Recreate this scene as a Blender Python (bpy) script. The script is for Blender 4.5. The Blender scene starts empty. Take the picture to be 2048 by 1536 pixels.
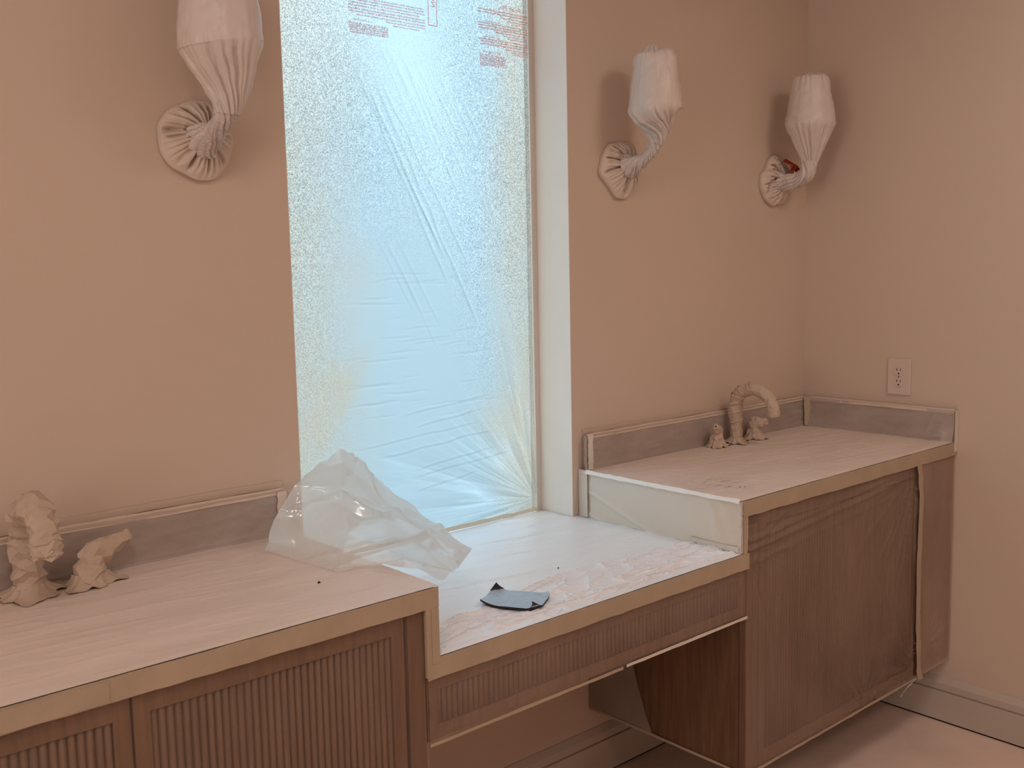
import bpy, math, random
import numpy as np
from mathutils import Vector, Matrix

S = bpy.context.scene
COL = S.collection

# ------------------------------------------------------------------ camera
def set_camera(loc, yaw, pitch, roll, lens):
    fw = Vector((math.sin(yaw)*math.cos(pitch), math.cos(yaw)*math.cos(pitch), math.sin(pitch)))
    r = Vector((math.cos(yaw), -math.sin(yaw), 0)); u = r.cross(fw)
    r2 = math.cos(roll)*r + math.sin(roll)*u; u2 = -math.sin(roll)*r + math.cos(roll)*u
    cd = bpy.data.cameras.new('camera'); cd.lens = lens; cd.sensor_width = 36; cd.clip_start = .02
    co = bpy.data.objects.new('camera', cd); COL.objects.link(co)
    co.matrix_world = Matrix(((r2.x, u2.x, -fw.x, loc[0]), (r2.y, u2.y, -fw.y, loc[1]), (r2.z, u2.z, -fw.z, loc[2]), (0, 0, 0, 1)))
    S.camera = co
set_camera((-1.1776, -2.0045, 1.5087), 0.7185, -0.1153, -0.021, 36*2020.37/2048)

# ------------------------------------------------------------------ world, lamps, exposure
W = bpy.data.worlds.new('sky'); S.world = W; W.use_nodes = True
# overcast sky: zenith brighter than the horizon, dull ground below it
_t = W.node_tree; bg = _t.nodes['Background']; bg.inputs[1].default_value = 1.0
_g = _t.nodes.new('ShaderNodeTexCoord'); _x = _t.nodes.new('ShaderNodeSeparateXYZ'); _m = _t.nodes.new('ShaderNodeMapRange'); _r = _t.nodes.new('ShaderNodeValToRGB')
_m.inputs['From Min'].default_value = -1; _m.inputs['From Max'].default_value = 1
_t.links.new(_g.outputs['Generated'], _x.inputs[0]); _t.links.new(_x.outputs['Z'], _m.inputs[0]); _t.links.new(_m.outputs[0], _r.inputs[0]); _t.links.new(_r.outputs[0], bg.inputs[0])
SKY = 1.0
_e = _r.color_ramp.elements
_e[0].position = 0; _e[1].position = 1
for p in (.38, .56): _e.new(p)
for q, v in zip(_e, (.70, 1.08, 1.50, 4.5)): q.color = (.63*v*SKY, .87*v*SKY, 1.0*v*SKY, 1)
S.view_settings.view_transform = 'Standard'; S.view_settings.look = 'None'
S.view_settings.exposure = 0.0; S.view_settings.gamma = 1.0; S.view_settings.use_curve_mapping = False
# recessed ceiling lamps, a row in front of the vanity and one further back in the room
for lx, ly, pw in ((-1.2, -1.55, 10.5), (1.15, -1.60, 8.5), (-.5, -2.9, 6.5), (1.1, -2.8, 8)):
    ld = bpy.data.lights.new('ceiling_lamp', 'AREA'); ld.shape = 'DISK'; ld.size = .55
    ld.energy = pw; ld.color = (1.0, .845, .755)
    lo = bpy.data.objects.new('ceiling_lamp', ld); COL.objects.link(lo); lo.location = (lx, ly, 2.665)

# added area light at the far left end wall, no window built; brightens right wall
ld = bpy.data.lights.new('end_wall_fill', 'AREA'); ld.shape = 'RECTANGLE'; ld.size = 2.0; ld.size_y = 1.9; ld.energy = 38; ld.color = (1.0, .88, .82)
lo = bpy.data.objects.new('end_wall_fill', ld); COL.objects.link(lo); lo.location = (-4.36, -1.9, 1.45); lo.rotation_euler = (0, math.radians(-90), 0)

# ------------------------------------------------------------------ key dimensions (metres)
XR, XL = 1.9547, -4.4           # right and left wall faces
YF, ZT = -3.6, 2.7              # wall behind the camera, ceiling
ZC, ZS, ZE = .9311, 1.0313, .7975   # counter, splash top, seat
CL, CR = -.1026, .8263          # ends of the two raised counters beside the seat
VL = -1.235                     # left end of the vanity
YC = -.556                      # counter front
WL, WR = -.0645, .7957          # window opening
RV = .127                       # reveal depth
TW = .150                       # wall thickness at the window
BAND = .039

# ------------------------------------------------------------------ helpers
rnd = random.Random(4)
def _h(ix, iy, seed):
    n = (ix.astype(np.int64)*374761393 + iy.astype(np.int64)*668265263 + seed*1442695041) & 0x7fffffff
    n = ((n ^ (n >> 13))*1274126177) & 0x7fffffff
    return ((n ^ (n >> 16)) & 0xffff)/65535.0
def vn(x, y, seed=0):
    x = np.asarray(x, float); y = np.asarray(y, float)
    ix, iy = np.floor(x), np.floor(y); fx, fy = x-ix, y-iy
    fx = fx*fx*fx*(fx*(fx*6-15)+10); fy = fy*fy*fy*(fy*(fy*6-15)+10)
    a, b, c, d = _h(ix, iy, seed), _h(ix+1, iy, seed), _h(ix, iy+1, seed), _h(ix+1, iy+1, seed)
    return (a*(1-fx)+b*fx)*(1-fy)+(c*(1-fx)+d*fx)*fy
def fbm(x, y, seed=0, oc=3):
    s, a, t = 0, 1, 0
    for k in range(oc): s = s+a*vn(x*2**k, y*2**k, seed+k*17); t += a; a *= .5
    return s/t
def ridge(x, y, seed=0): return 1-np.abs(2*vn(x, y, seed)-1)
def sstep(a, b, x):
    t = np.clip((np.asarray(x, float)-a)/(b-a), 0, 1); return t*t*(3-2*t)

def pos(o): return Vector(o.location) if o is not None else Vector((0, 0, 0))
def world_off(parent):
    v = Vector((0, 0, 0))
    while parent is not None: v += Vector(parent.location); parent = parent.parent
    return v
def mesh(name, verts, faces, mat, parent=None, smooth=False):
    """verts in world coordinates; linked as one object"""
    off = world_off(parent)
    v = np.asarray(verts, float)-np.array(off)
    me = bpy.data.meshes.new(name)
    if isinstance(faces, np.ndarray) and faces.shape[1] == 4:
        n = len(faces); me.vertices.add(len(v)); me.vertices.foreach_set('co', v.ravel())
        me.loops.add(4*n); me.loops.foreach_set('vertex_index', faces.ravel().astype(np.int32))
        me.polygons.add(n); me.polygons.foreach_set('loop_start', np.arange(0, 4*n, 4, dtype=np.int32))
        me.update(calc_edges=True)
    else:
        me.from_pydata([tuple(a) for a in v], [], [tuple(int(i) for i in f) for f in faces]); me.update()
    if smooth: me.polygons.foreach_set('use_smooth', [True]*len(me.polygons))
    me.materials.append(mat)
    o = bpy.data.objects.new(name, me); COL.objects.link(o); o.parent = parent
    return o
def grid(name, P, mat, parent=None, wrap=False, smooth=True):
    """P[i,j,3]"""
    n, m = P.shape[:2]; idx = np.arange(n*m).reshape(n, m)
    if wrap: idx = np.concatenate([idx, idx[:, :1]], 1)
    f = np.stack([idx[:-1, :-1], idx[:-1, 1:], idx[1:, 1:], idx[1:, :-1]], -1).reshape(-1, 4)
    return mesh(name, P.reshape(-1, 3), f, mat, parent, smooth)
def boxv(x0, x1, y0, y1, z0, z1, b=0):
    """box, with chamfered vertical and horizontal edges when b > 0"""
    if b <= 0:
        v = [(x, y, z) for z in (z0, z1) for y in (y0, y1) for x in (x0, x1)]
        return v, [(0, 2, 3, 1), (4, 5, 7, 6), (0, 1, 5, 4), (2, 6, 7, 3), (0, 4, 6, 2), (1, 3, 7, 5)]
    import bmesh
    bm = bmesh.new(); bmesh.ops.create_cube(bm, size=1)
    for a in bm.verts: a.co = ((x0+x1)/2+a.co.x*(x1-x0), (y0+y1)/2+a.co.y*(y1-y0), (z0+z1)/2+a.co.z*(z1-z0))
    bmesh.ops.bevel(bm, geom=list(bm.edges), offset=b, segments=2, affect='EDGES', profile=.5)
    bm.verts.index_update(); v = [tuple(a.co) for a in bm.verts]; f = [tuple(a.index for a in q.verts) for q in bm.faces]
    bm.free(); return v, f
def box(name, x0, x1, y0, y1, z0, z1, mat, parent=None, b=0):
    v, f = boxv(x0, x1, y0, y1, z0, z1, b); return mesh(name, v, f, mat, parent)
def join(parts):
    V, F = [], []
    for v, f in parts:
        k = len(V); V += list(v); F += [tuple(i+k for i in q) for q in f]
    return V, F
def tag(o, label, cat, group=None):
    o['label'] = label; o['category'] = cat
    if group: o['group'] = group
    return o
def thing(name, label, cat, loc, group=None):
    o = bpy.data.objects.new(name, None); COL.objects.link(o); o.location = loc; o.empty_display_size = .05
    return tag(o, label, cat, group)
def struct(o): o['kind'] = 'structure'; return o
def dup(o, parent, dx=0, dy=0, dz=0):
    c = o.copy(); COL.objects.link(c); c.parent = parent
    c.location = Vector(o.location)+Vector((dx, dy, dz)); return c

# ------------------------------------------------------------------ materials
def nodes(name):
    m = bpy.data.materials.new(name); m.use_nodes = True; nt = m.node_tree; nt.nodes.clear()
    out = nt.nodes.new('ShaderNodeOutputMaterial'); return m, nt, out
def N(nt, t, **kw):
    n = nt.nodes.new('ShaderNode'+t)
    for k, v in kw.items():
        if k in n.inputs: n.inputs[k].default_value = v
        else: setattr(n, k, v)
    return n
def c4(c): return (c[0], c[1], c[2], 1)
def ramp(nt, src, a, ca, b, cb):
    r = nt.nodes.new('ShaderNodeValToRGB'); e = r.color_ramp.elements
    e[0].position = a; e[0].color = c4(ca); e[1].position = b; e[1].color = c4(cb)
    nt.links.new(src, r.inputs[0]); return r.outputs[0]
def coords(nt, scale=(1, 1, 1)):
    tc = nt.nodes.new('ShaderNodeNewGeometry'); mp = nt.nodes.new('ShaderNodeMapping'); mp.inputs['Scale'].default_value = scale
    nt.links.new(tc.outputs['Position'], mp.inputs[0]); return mp.outputs[0]
def plain(name, col, rough=.6, var=.06, scale=8, bump=0, bscale=60, spec=.3, stretch=(1, 1, 1), translucent=0.0):
    m, nt, out = nodes(name); L = nt.links.new
    p = N(nt, 'BsdfPrincipled', Roughness=rough); p.inputs['Specular IOR Level'].default_value = spec
    n = N(nt, 'TexNoise', Scale=scale, Detail=4.0); L(coords(nt, stretch), n.inputs['Vector'])
    L(ramp(nt, n.outputs[0], .3, [c*(1-var) for c in col], .7, [min(1, c*(1+var)) for c in col]), p.inputs['Base Color'])
    if bump:
        n2 = N(nt, 'TexNoise', Scale=bscale, Detail=5.0); L(coords(nt, stretch), n2.inputs['Vector'])
        b = N(nt, 'Bump', Strength=bump, Distance=.004); L(n2.outputs[0], b.inputs['Height']); L(b.outputs[0], p.inputs['Normal'])
    if translucent:
        t = N(nt, 'BsdfTranslucent'); t.inputs[0].default_value = c4(col); mx = N(nt, 'MixShader', Fac=translucent)
        L(p.outputs[0], mx.inputs[1]); L(t.outputs[0], mx.inputs[2]); L(mx.outputs[0], out.inputs[0])
    else: L(p.outputs[0], out.inputs[0])
    return m
def wood(name, a, b, rough=.55):
    m, nt, out = nodes(name); L = nt.links.new
    p = N(nt, 'BsdfPrincipled', Roughness=rough); p.inputs['Specular IOR Level'].default_value = .3
    n = N(nt, 'TexNoise', Scale=3.0, Detail=6.0, Roughness=.65); L(coords(nt, (26, 26, 1.6)), n.inputs['Vector'])
    n2 = N(nt, 'TexNoise', Scale=1.5, Detail=3.0); L(coords(nt, (3, 3, 1)), n2.inputs['Vector'])
    ad = N(nt, 'Math', operation='ADD'); mu = N(nt, 'Math', operation='MULTIPLY'); mu.inputs[1].default_value = .5
    L(n2.outputs[0], mu.inputs[0]); L(n.outputs[0], ad.inputs[0]); L(mu.outputs[0], ad.inputs[1])
    L(ramp(nt, ad.outputs[0], .5, b, 1.0, a), p.inputs['Base Color'])
    bp = N(nt, 'Bump', Strength=.15, Distance=.002); L(n.outputs[0], bp.inputs['Height']); L(bp.outputs[0], p.inputs['Normal'])
    L(p.outputs[0], out.inputs[0]); return m
def film(name, col, clear=.6, gloss=.08, rough=.25, dust=.5, dscale=6, stretch=(1, 1, 1), bump=.3, bscale=40, trans=.5):
    """thin masking plastic: see-through share, dusty scattering share, slight sheen"""
    m, nt, out = nodes(name); L = nt.links.new
    tr = N(nt, 'BsdfTransparent'); di = N(nt, 'BsdfDiffuse'); tl = N(nt, 'BsdfTranslucent'); gl = N(nt, 'BsdfGlossy', Roughness=rough)
    di.inputs[0].default_value = c4(col); tl.inputs[0].default_value = c4(col)
    n = N(nt, 'TexNoise', Scale=dscale, Detail=5.0, Roughness=.6); L(coords(nt, stretch), n.inputs['Vector'])
    mr = N(nt, 'MapRange'); mr.inputs['From Min'].default_value = .3; mr.inputs['From Max'].default_value = .75
    mr.inputs['To Min'].default_value = min(1, clear*(1+dust*.4)); mr.inputs['To Max'].default_value = clear*(1-dust)
    L(n.outputs[0], mr.inputs[0])
    n2 = N(nt, 'TexNoise', Scale=bscale, Detail=4.0); L(coords(nt, stretch), n2.inputs['Vector'])
    b = N(nt, 'Bump', Strength=bump, Distance=.003); L(n2.outputs[0], b.inputs['Height'])
    for s in (di, tl, gl): L(b.outputs[0], s.inputs['Normal'])
    a = N(nt, 'MixShader', Fac=trans); L(di.outputs[0], a.inputs[1]); L(tl.outputs[0], a.inputs[2])
    c = N(nt, 'MixShader'); L(mr.outputs[0], c.inputs[0]); L(a.outputs[0], c.inputs[1]); L(tr.outputs[0], c.inputs[2])
    d = N(nt, 'MixShader', Fac=gloss); L(c.outputs[0], d.inputs[1]); L(gl.outputs[0], d.inputs[2])
    L(d.outputs[0], out.inputs[0]); return m
def window_film():
    m, nt, out = nodes('window_masking_film'); L = nt.links.new
    at = N(nt, 'Attribute', attribute_name='spray'); af = N(nt, 'Attribute', attribute_name='fold'); asp = N(nt, 'Attribute', attribute_name='pebble')
    n = N(nt, 'TexNoise', Scale=430.0, Detail=2.0, Roughness=.6); L(coords(nt), n.inputs['Vector'])
    n2 = N(nt, 'TexNoise', Scale=9.0, Detail=5.0); L(coords(nt, (3, 1, 1)), n2.inputs['Vector'])
    # overspray blotches
    sp = N(nt, 'Math', operation='MULTIPLY'); mr = N(nt, 'MapRange'); mr.inputs['To Min'].default_value = .82; mr.inputs['To Max'].default_value = 1.10
    mr.inputs['From Min'].default_value = .3; mr.inputs['From Max'].default_value = .7
    L(n2.outputs[0], mr.inputs[0]); L(at.outputs['Fac'], sp.inputs[0]); L(mr.outputs[0], sp.inputs[1]); sp.use_clamp = True
    mix = N(nt, 'Mix', data_type='RGBA'); mix.inputs[6].default_value = (.54, .605, .635, 1); mix.inputs[7].default_value = (.65, .525, .415, 1)
    L(sp.outputs[0], mix.inputs[0])
    # pebbled grain
    pr = N(nt, 'MapRange'); pr.inputs['From Min'].default_value = .36; pr.inputs['From Max'].default_value = .64
    pr.inputs['To Min'].default_value = .44; pr.inputs['To Max'].default_value = 1.46
    L(n.outputs[0], pr.inputs[0])
    pm = N(nt, 'Mix', data_type='FLOAT'); pm.inputs[2].default_value = 1.0; L(asp.outputs['Fac'], pm.inputs[0]); L(pr.outputs[0], pm.inputs[3])
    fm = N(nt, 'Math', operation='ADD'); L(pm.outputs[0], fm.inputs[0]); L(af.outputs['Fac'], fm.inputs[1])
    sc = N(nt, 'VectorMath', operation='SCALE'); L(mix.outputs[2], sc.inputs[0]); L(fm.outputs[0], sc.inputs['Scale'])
    tr = N(nt, 'BsdfTransparent'); tl = N(nt, 'BsdfTranslucent'); gl = N(nt, 'BsdfGlossy', Roughness=.3); di = N(nt, 'BsdfDiffuse'); di.inputs[0].default_value = (.6, .55, .5, 1)
    L(sc.outputs[0], tr.inputs[0]); L(sc.outputs[0], tl.inputs[0])
    a = N(nt, 'MixShader', Fac=.45); L(tr.outputs[0], a.inputs[1]); L(tl.outputs[0], a.inputs[2])
    d = N(nt, 'MixShader', Fac=.08); L(a.outputs[0], d.inputs[1]); L(di.outputs[0], d.inputs[2])
    g = N(nt, 'MixShader', Fac=.04); L(d.outputs[0], g.inputs[1]); L(gl.outputs[0], g.inputs[2])
    L(g.outputs[0], out.inputs[0]); return m

M = dict(
    wall=plain('wall_paint', (.60, .475, .385), .7, .02, 2, .05, 250),
    ceil=plain('ceiling_paint', (.72, .68, .63), .8, .02),
    reveal=plain('reveal_primer', (.84, .80, .75), .6, .02),
    trim=plain('trim_paint', (.50, .42, .36), .5, .02),
    floor=plain('floor_paper', (.72, .55, .46), .75, .12, 3, .08, 30),
    dark=plain('dark_gap', (.02, .015, .012), .9),
    wood=wood('oak', (.205, .112, .062), (.108, .053, .028)),
    wood_side=wood('oak_side', (.20, .105, .055), (.10, .05, .027)),
    stone=plain('white_counter', (.75, .72, .68), .4, .03),
    tape=plain('masking_tape', (.42, .325, .235), .6, .06, 14, .15, 120),
    tape_wall=plain('painted_tape', (.59, .465, .375), .65, .04, 14, .1, 120),
    tape_sill=plain('sill_tape', (.86, .80, .70), .6, .04, 14, .1, 120, translucent=.5),
    frame=plain('frame_paint', (.68, .61, .55), .5, .02),
    tape_white=plain('white_tape', (.86, .84, .81), .5, .03, 14, .1, 120),
    tape_pale=plain('pale_tape', (.66, .60, .53), .55, .05, 14, .15, 120),
    paper=plain('masking_paper', (.50, .385, .30), .75, .06, 20, .1, 90),
    paper_top=plain('dusty_film_top', (.70, .585, .52), .5, .05, 4, .12, 45, .35, (1, 3, 3)),
    seat=plain('seat_film', (.80, .82, .87), .34, .03, 5, .12, 60, .55, (1, 5, 5)),
    riser=film('riser_film', (.80, .70, .58), .06, .18, .26, .5, 5, (1, 1, 1), .3, 30, .1),
    splash=film('splash_film', (.60, .50, .44), .52, .06, .35, .5, 5, (1, 1, 2), .3, 30, .1),
    cab=film('cabinet_film', (.50, .36, .28), .78, .08, .24, .22, 5, (1, 1, .6), .25, 25, .1),
    cab_clear=film('left_cabinet_film', (.45, .32, .25), .88, .04, .32, .12, 5, (1, 1, .6), .2, 25, .1),
    splash_stone=plain('splash_stone', (.34, .27, .235), .5, .05),
    side=film('side_film', (.42, .34, .29), .35, .05, .35, .6, 4, (1, 1, 1), .3, 25, .1),
    fill=film('filler_film', (.55, .40, .32), .50, .06, .3, .4, 5, (1, 1, .5), .3, 20, .1),
    bag=plain('sconce_bag_film', (.80, .71, .65), .38, .04, 8, .15, 70, .5, translucent=.22),
    bag_paper=plain('sconce_plate_paper', (.68, .56, .475), .55, .05, 10, .12, 70, .4, translucent=.1),
    red=plain('red_film', (.30, .035, .025), .4),
    sheet=film('scrap_sheet', (.97, 1.0, 1.0), .27, .11, .16, .4, 7, (1, 1, 1), .30, 22, .72),
    wfilm=window_film(),
    grit=plain('grey_abrasive', (.40, .52, .66), .48, .10, 60, .3, 500, .8),
    black=plain('black_backing', (.018, .020, .026), .6),
    plate=plain('outlet_plastic', (.62, .50, .43), .4, .01),
    red_ink=plain('red_ink', (1.0, .34, .26), .6, translucent=.85),
    pink_ink=plain('pink_ink', (1.0, .47, .42), .6, translucent=.85),
    steel=plain('screw_steel', (.35, .30, .26), .35),
    crumb=plain('dark_crumb', (.04, .03, .025), .9),
)
def scuffed():
    """the corner counter film with a grey scuff where tools were set down"""
    m = M['paper_top'].copy(); m.name = 'dusty_film_scuffed'; nt = m.node_tree; L = nt.links.new
    p = next(n for n in nt.nodes if n.type == 'BSDF_PRINCIPLED'); src = p.inputs['Base Color'].links[0].from_socket
    g = N(nt, 'NewGeometry'); d = N(nt, 'VectorMath', operation='DISTANCE'); d.inputs[1].default_value = (.935, -.40, ZC); L(g.outputs['Position'], d.inputs[0])
    a = N(nt, 'MapRange'); a.inputs['From Min'].default_value = .13; a.inputs['From Max'].default_value = .02; L(d.outputs['Value'], a.inputs[0])
    n = N(nt, 'TexNoise', Scale=26.0, Detail=6.0, Roughness=.7); L(coords(nt, (1, 2.5, 1)), n.inputs['Vector'])
    b = N(nt, 'MapRange'); b.inputs['From Min'].default_value = .50; b.inputs['From Max'].default_value = .66; L(n.outputs[0], b.inputs[0])
    k = N(nt, 'Math', operation='MULTIPLY'); L(a.outputs[0], k.inputs[0]); L(b.outputs[0], k.inputs[1])
    x = N(nt, 'Mix', data_type='RGBA'); L(k.outputs[0], x.inputs[0]); L(src, x.inputs[6]); x.inputs[7].default_value = (.36, .31, .28, 1); L(x.outputs[2], p.inputs['Base Color'])
    return m
M['paper_scuffed'] = scuffed()
def glass():
    m, nt, out = nodes('window_glass'); t = N(nt, 'BsdfTransparent'); g = N(nt, 'BsdfGlossy', Roughness=.45); x = N(nt, 'MixShader', Fac=.02)
    nt.links.new(t.outputs[0], x.inputs[1]); nt.links.new(g.outputs[0], x.inputs[2]); nt.links.new(x.outputs[0], out.inputs[0]); return m
M['glass'] = glass()

# ================================================================== the setting
ZH = 2.45                                           # window head
V, F = join([boxv(XL-.2, WL, 0, TW, 0, ZT), boxv(WR, XR+.2, 0, TW, 0, ZT), boxv(WL, WR, 0, TW, 0, ZE-.04), boxv(WL, WR, 0, TW, ZH, ZT)])
wb = struct(mesh('wall_back', V, F, M['wall']))
struct(box('wall_right', XR, XR+.2, YF-.2, 0, 0, ZT, M['wall']))
struct(box('wall_left', XL-.2, XL, YF-.2, 0, 0, ZT, M['wall']))
struct(box('wall_front', XL, XR, YF-.2, YF, 0, ZT, M['wall']))
struct(box('floor', XL-.2, XR+.2, YF-.2, .2, -.1, 0, M['floor']))
struct(box('ceiling', XL-.2, XR+.2, YF-.2, .2, ZT, ZT+.1, M['ceil']))
# painted window reveal: thin returns on both sides
struct(box('trim_1', WR-.0015, WR, .0005, TW, ZE, ZH, M['reveal']))
struct(box('trim_2', WL, WL+.0015, .0005, TW, ZE, ZH, M['reveal']))
struct(box('trim_3', WL+.0015, WR-.0015, .0005, TW, ZH-.0015, ZH, M['reveal']))
# baseboards: (depth from wall, height) profile
prof = [(0, 0.006), (.016, .006), (.016, .103), (.009, .104), (.009, .108), (.0145, .109), (.0145, .130), (.002, .149), (0, .149)]
def baseboard(name, a, b, nrm):
    Vv = []; n = len(prof)
    for p in (a, b):
        for d, z in prof: Vv.append((p[0]+nrm[0]*d, p[1]+nrm[1]*d, z))
    Fc = [(i, i+1, n+i+1, n+i) for i in range(n-1)]+[tuple(range(n-1, -1, -1)), tuple(range(n, 2*n))]
    return struct(mesh(name, Vv, Fc, M['trim']))
baseboard('baseboard_back', (XL, 0), (XR-.016, 0), (0, -1))
baseboard('baseboard_right', (XR, 0), (XR, YF), (-1, 0))
# dark joint between floor covering and baseboards
struct(box('trim_4', XL, XR, -.013, 0, 0, .006, M['dark']))
struct(box('trim_5', XR-.013, XR, YF, 0, 0, .006, M['dark']))
# the window: frame and pane
zw0 = ZE
w1 = struct(box('window_1', WR-.022, WR-.0015, RV, TW, zw0, ZH-.0015, M['frame']))
V, F = join([boxv(WL+.0015, WL+.022, RV, TW, zw0, ZH-.0015), boxv(WL+.022, WR-.022, RV+.012, TW, ZH-.03, ZH-.0015), boxv(WL+.022, WR-.022, RV+.012, TW, zw0, zw0+.008)])
mesh('window_frame', V, F, M['frame'], w1)
box('window_pane', WL+.022, WR-.022, .1425, .1475, zw0+.008, ZH-.03, M['glass'], w1)

# ---- masking film over the window
def make_window_film():
    x0, x1, z0, z1 = WL+.004, WR-.0235, ZE+.0008, ZH-.004
    nx, nz = 380, 720
    X, Z = np.meshgrid(np.linspace(x0, x1, nx), np.linspace(z0, z1, nz), indexing='ij')
    Y = np.full_like(X, RV+.004)
    # pleats running out of the lower right corner
    cx, cz = .772, .838
    r = np.hypot(X-cx, Z-cz); th = np.arctan2(Z-cz, cx-X)
    pl = 1.1*ridge(th*7+2, r*2.2, 3)**3+.9*ridge(th*15+5, r*3, 5)**4+.5*ridge(th*34, r*5, 6)**3
    amp = sstep(.50, .05, r*(.6+.9*vn(th*6, th*0, 8)))*sstep(.0, .04, r)
    corner = amp*pl
    Y = Y - .004*corner
    # long faint diagonal creases higher up and low horizontal ones
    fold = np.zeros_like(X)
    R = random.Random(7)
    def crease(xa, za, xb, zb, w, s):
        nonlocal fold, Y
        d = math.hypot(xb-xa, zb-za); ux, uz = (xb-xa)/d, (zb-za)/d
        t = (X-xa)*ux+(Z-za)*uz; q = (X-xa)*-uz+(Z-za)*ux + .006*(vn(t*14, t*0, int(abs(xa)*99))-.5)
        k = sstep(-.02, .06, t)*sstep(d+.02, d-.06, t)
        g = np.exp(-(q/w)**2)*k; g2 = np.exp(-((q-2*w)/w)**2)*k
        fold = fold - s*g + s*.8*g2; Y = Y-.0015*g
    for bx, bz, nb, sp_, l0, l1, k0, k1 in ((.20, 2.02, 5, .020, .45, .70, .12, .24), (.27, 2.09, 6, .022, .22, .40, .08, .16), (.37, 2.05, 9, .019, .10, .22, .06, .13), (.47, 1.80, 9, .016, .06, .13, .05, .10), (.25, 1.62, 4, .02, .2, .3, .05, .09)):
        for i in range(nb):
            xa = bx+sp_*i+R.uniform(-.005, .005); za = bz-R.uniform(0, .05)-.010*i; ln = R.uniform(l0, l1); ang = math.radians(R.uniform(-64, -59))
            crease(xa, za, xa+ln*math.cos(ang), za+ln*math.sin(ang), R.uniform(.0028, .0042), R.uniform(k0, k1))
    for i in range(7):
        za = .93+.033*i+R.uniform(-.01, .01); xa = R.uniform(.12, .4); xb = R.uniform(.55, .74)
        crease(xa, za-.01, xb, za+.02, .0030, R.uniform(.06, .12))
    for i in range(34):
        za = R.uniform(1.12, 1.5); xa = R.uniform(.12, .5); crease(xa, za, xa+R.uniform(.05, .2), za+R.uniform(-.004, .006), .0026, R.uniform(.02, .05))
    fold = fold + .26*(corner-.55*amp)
    # bottom gather along the sill
    fold = fold + .10*sstep(.05, .0, Z-z0)*(vn(X*60, Z*10, 4)-.3)
    o = grid('masking_film', np.stack([X, Y, Z], -1), M['wfilm'])
    # overspray (dust of paint) thick towards the taped sides
    wv = fbm(X*5, Z*4, 21)-.5
    lft = sstep(.30, .00, X+.12*wv+.05*(Z-1.6))*.80
    top = .70*sstep(2.02, 2.22, Z+.05*wv)*sstep(.30, .02, X)
    blob = sstep(.035, -.06, (X-(.15+.55*(Z-1.12)))+.04*wv)*sstep(1.40, 1.22, Z+.08*wv)
    rgt = sstep(.56, .74, X+.10*(fbm(X*5, Z*3, 9)-.5))*.80
    rb = sstep(.50, .72, X+.10*(fbm(X*6, Z*5, 12)-.5)-.30*np.abs(Z-1.08))*.95
    lft = np.maximum(lft, top)
    sp = np.clip(np.maximum.reduce([lft, .92*blob, rgt, rb])+.10*(fbm(X*8, Z*8, 2)-.5), 0, 1)
    cen = sstep(.30, .10, np.abs(X-.34-.12*(1.2-Z)))*sstep(1.95, 1.35, Z)
    peb = np.clip(1-cen, 0, 1)*(.35+.65*sstep(1.0, 1.7, Z))
    peb *= 1-.75*sstep(1.75, 2.05, Z)*np.exp(-((X-.36)/.13)**2)
    # brighter diagonal patch in the upper middle of the film
    br = np.exp(-(((X-.40)-.30*(1.95-Z))/.14)**2)*np.exp(-((Z-1.93)/.30)**2)
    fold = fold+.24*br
    for nme, a in (('spray', sp), ('fold', fold), ('pebble', peb)):
        at = o.data.attributes.new(nme, 'FLOAT', 'POINT'); at.data.foreach_set('value', a.ravel().astype(np.float32))
    tag(o, 'translucent plastic masking film taped over the tall window with mirrored red print', 'masking film')
    return o
wf = make_window_film()
YP = RV+.0015
# ---- red print on the window film, seen from its back
def text_part(body, size, x, z, rot=0, mirror=True, mat='red_ink', width=None):
    cu = bpy.data.curves.new('print', 'FONT'); cu.body = body; cu.size = size; cu.resolution_u = 3
    to = bpy.data.objects.new('print_tmp', cu); COL.objects.link(to)
    bpy.context.view_layer.update()
    me = bpy.data.meshes.new_from_object(to.evaluated_get(bpy.context.evaluated_depsgraph_get()))
    bpy.data.objects.remove(to); vs = [tuple(v.co) for v in me.vertices]; fs = [tuple(q.vertices) for q in me.polygons]
    w = max(v[0] for v in vs); k = (width/w) if width else 1
    out = []
    for a, b, _ in vs:
        a *= k
        if rot: a, b = b, -a
        out.append((x-a if (mirror and not rot) else (x+a if not rot else x-a), YP, z+b))
    return mesh('print', out, fs, M[mat], wf)
text_part("r's Plastic Plus", .0165, .769, 2.199, width=.099)
text_part('CAUTION', .020, .4535, 2.262, rot=1)
# boxed frame around the caution line
V, F = join([boxv(.430, .4315, YP, YP+.0002, 2.127, 2.28), boxv(.457, .4585, YP, YP+.0002, 2.127, 2.28), boxv(.430, .4585, YP, YP+.0002, 2.1255, 2.127)])
mesh('print_frame', V, F, M['red_ink'], wf)
def fake_rows(rows, h, mat):
    R = random.Random(3); parts = []
    for x0, x1, z, hh in rows:
        x = x0
        while x < x1:
            wd = R.uniform(.003, .010); e = min(x+wd, x1); q = x
            while q < e:                                # small upright strokes and bowls of a letter row
                s = R.uniform(.0006, .0013); t = hh*R.uniform(.72, 1.0); o = R.choice((0, 0, hh*.12))
                k = [(q, YP, z+o), (q+s, YP, z+o), (q+s, YP, z+o+t), (q, YP, z+o+t)]
                parts.append((k, [(0, 1, 2, 3)]))
                if R.random() < .55:
                    b0 = z+o+R.choice((0, t*.42, t*.8)); parts.append(([(q, YP, b0), (q+s*2, YP, b0), (q+s*2, YP, b0+hh*.22), (q, YP, b0+hh*.22)], [(0, 1, 2, 3)]))
                q += s*R.uniform(1.25, 1.9)
            x = e+R.uniform(.0012, .0024)
    V, F = join(parts); return mesh('print_rows', V, F, M[mat], wf)
xr_ = .771
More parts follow.
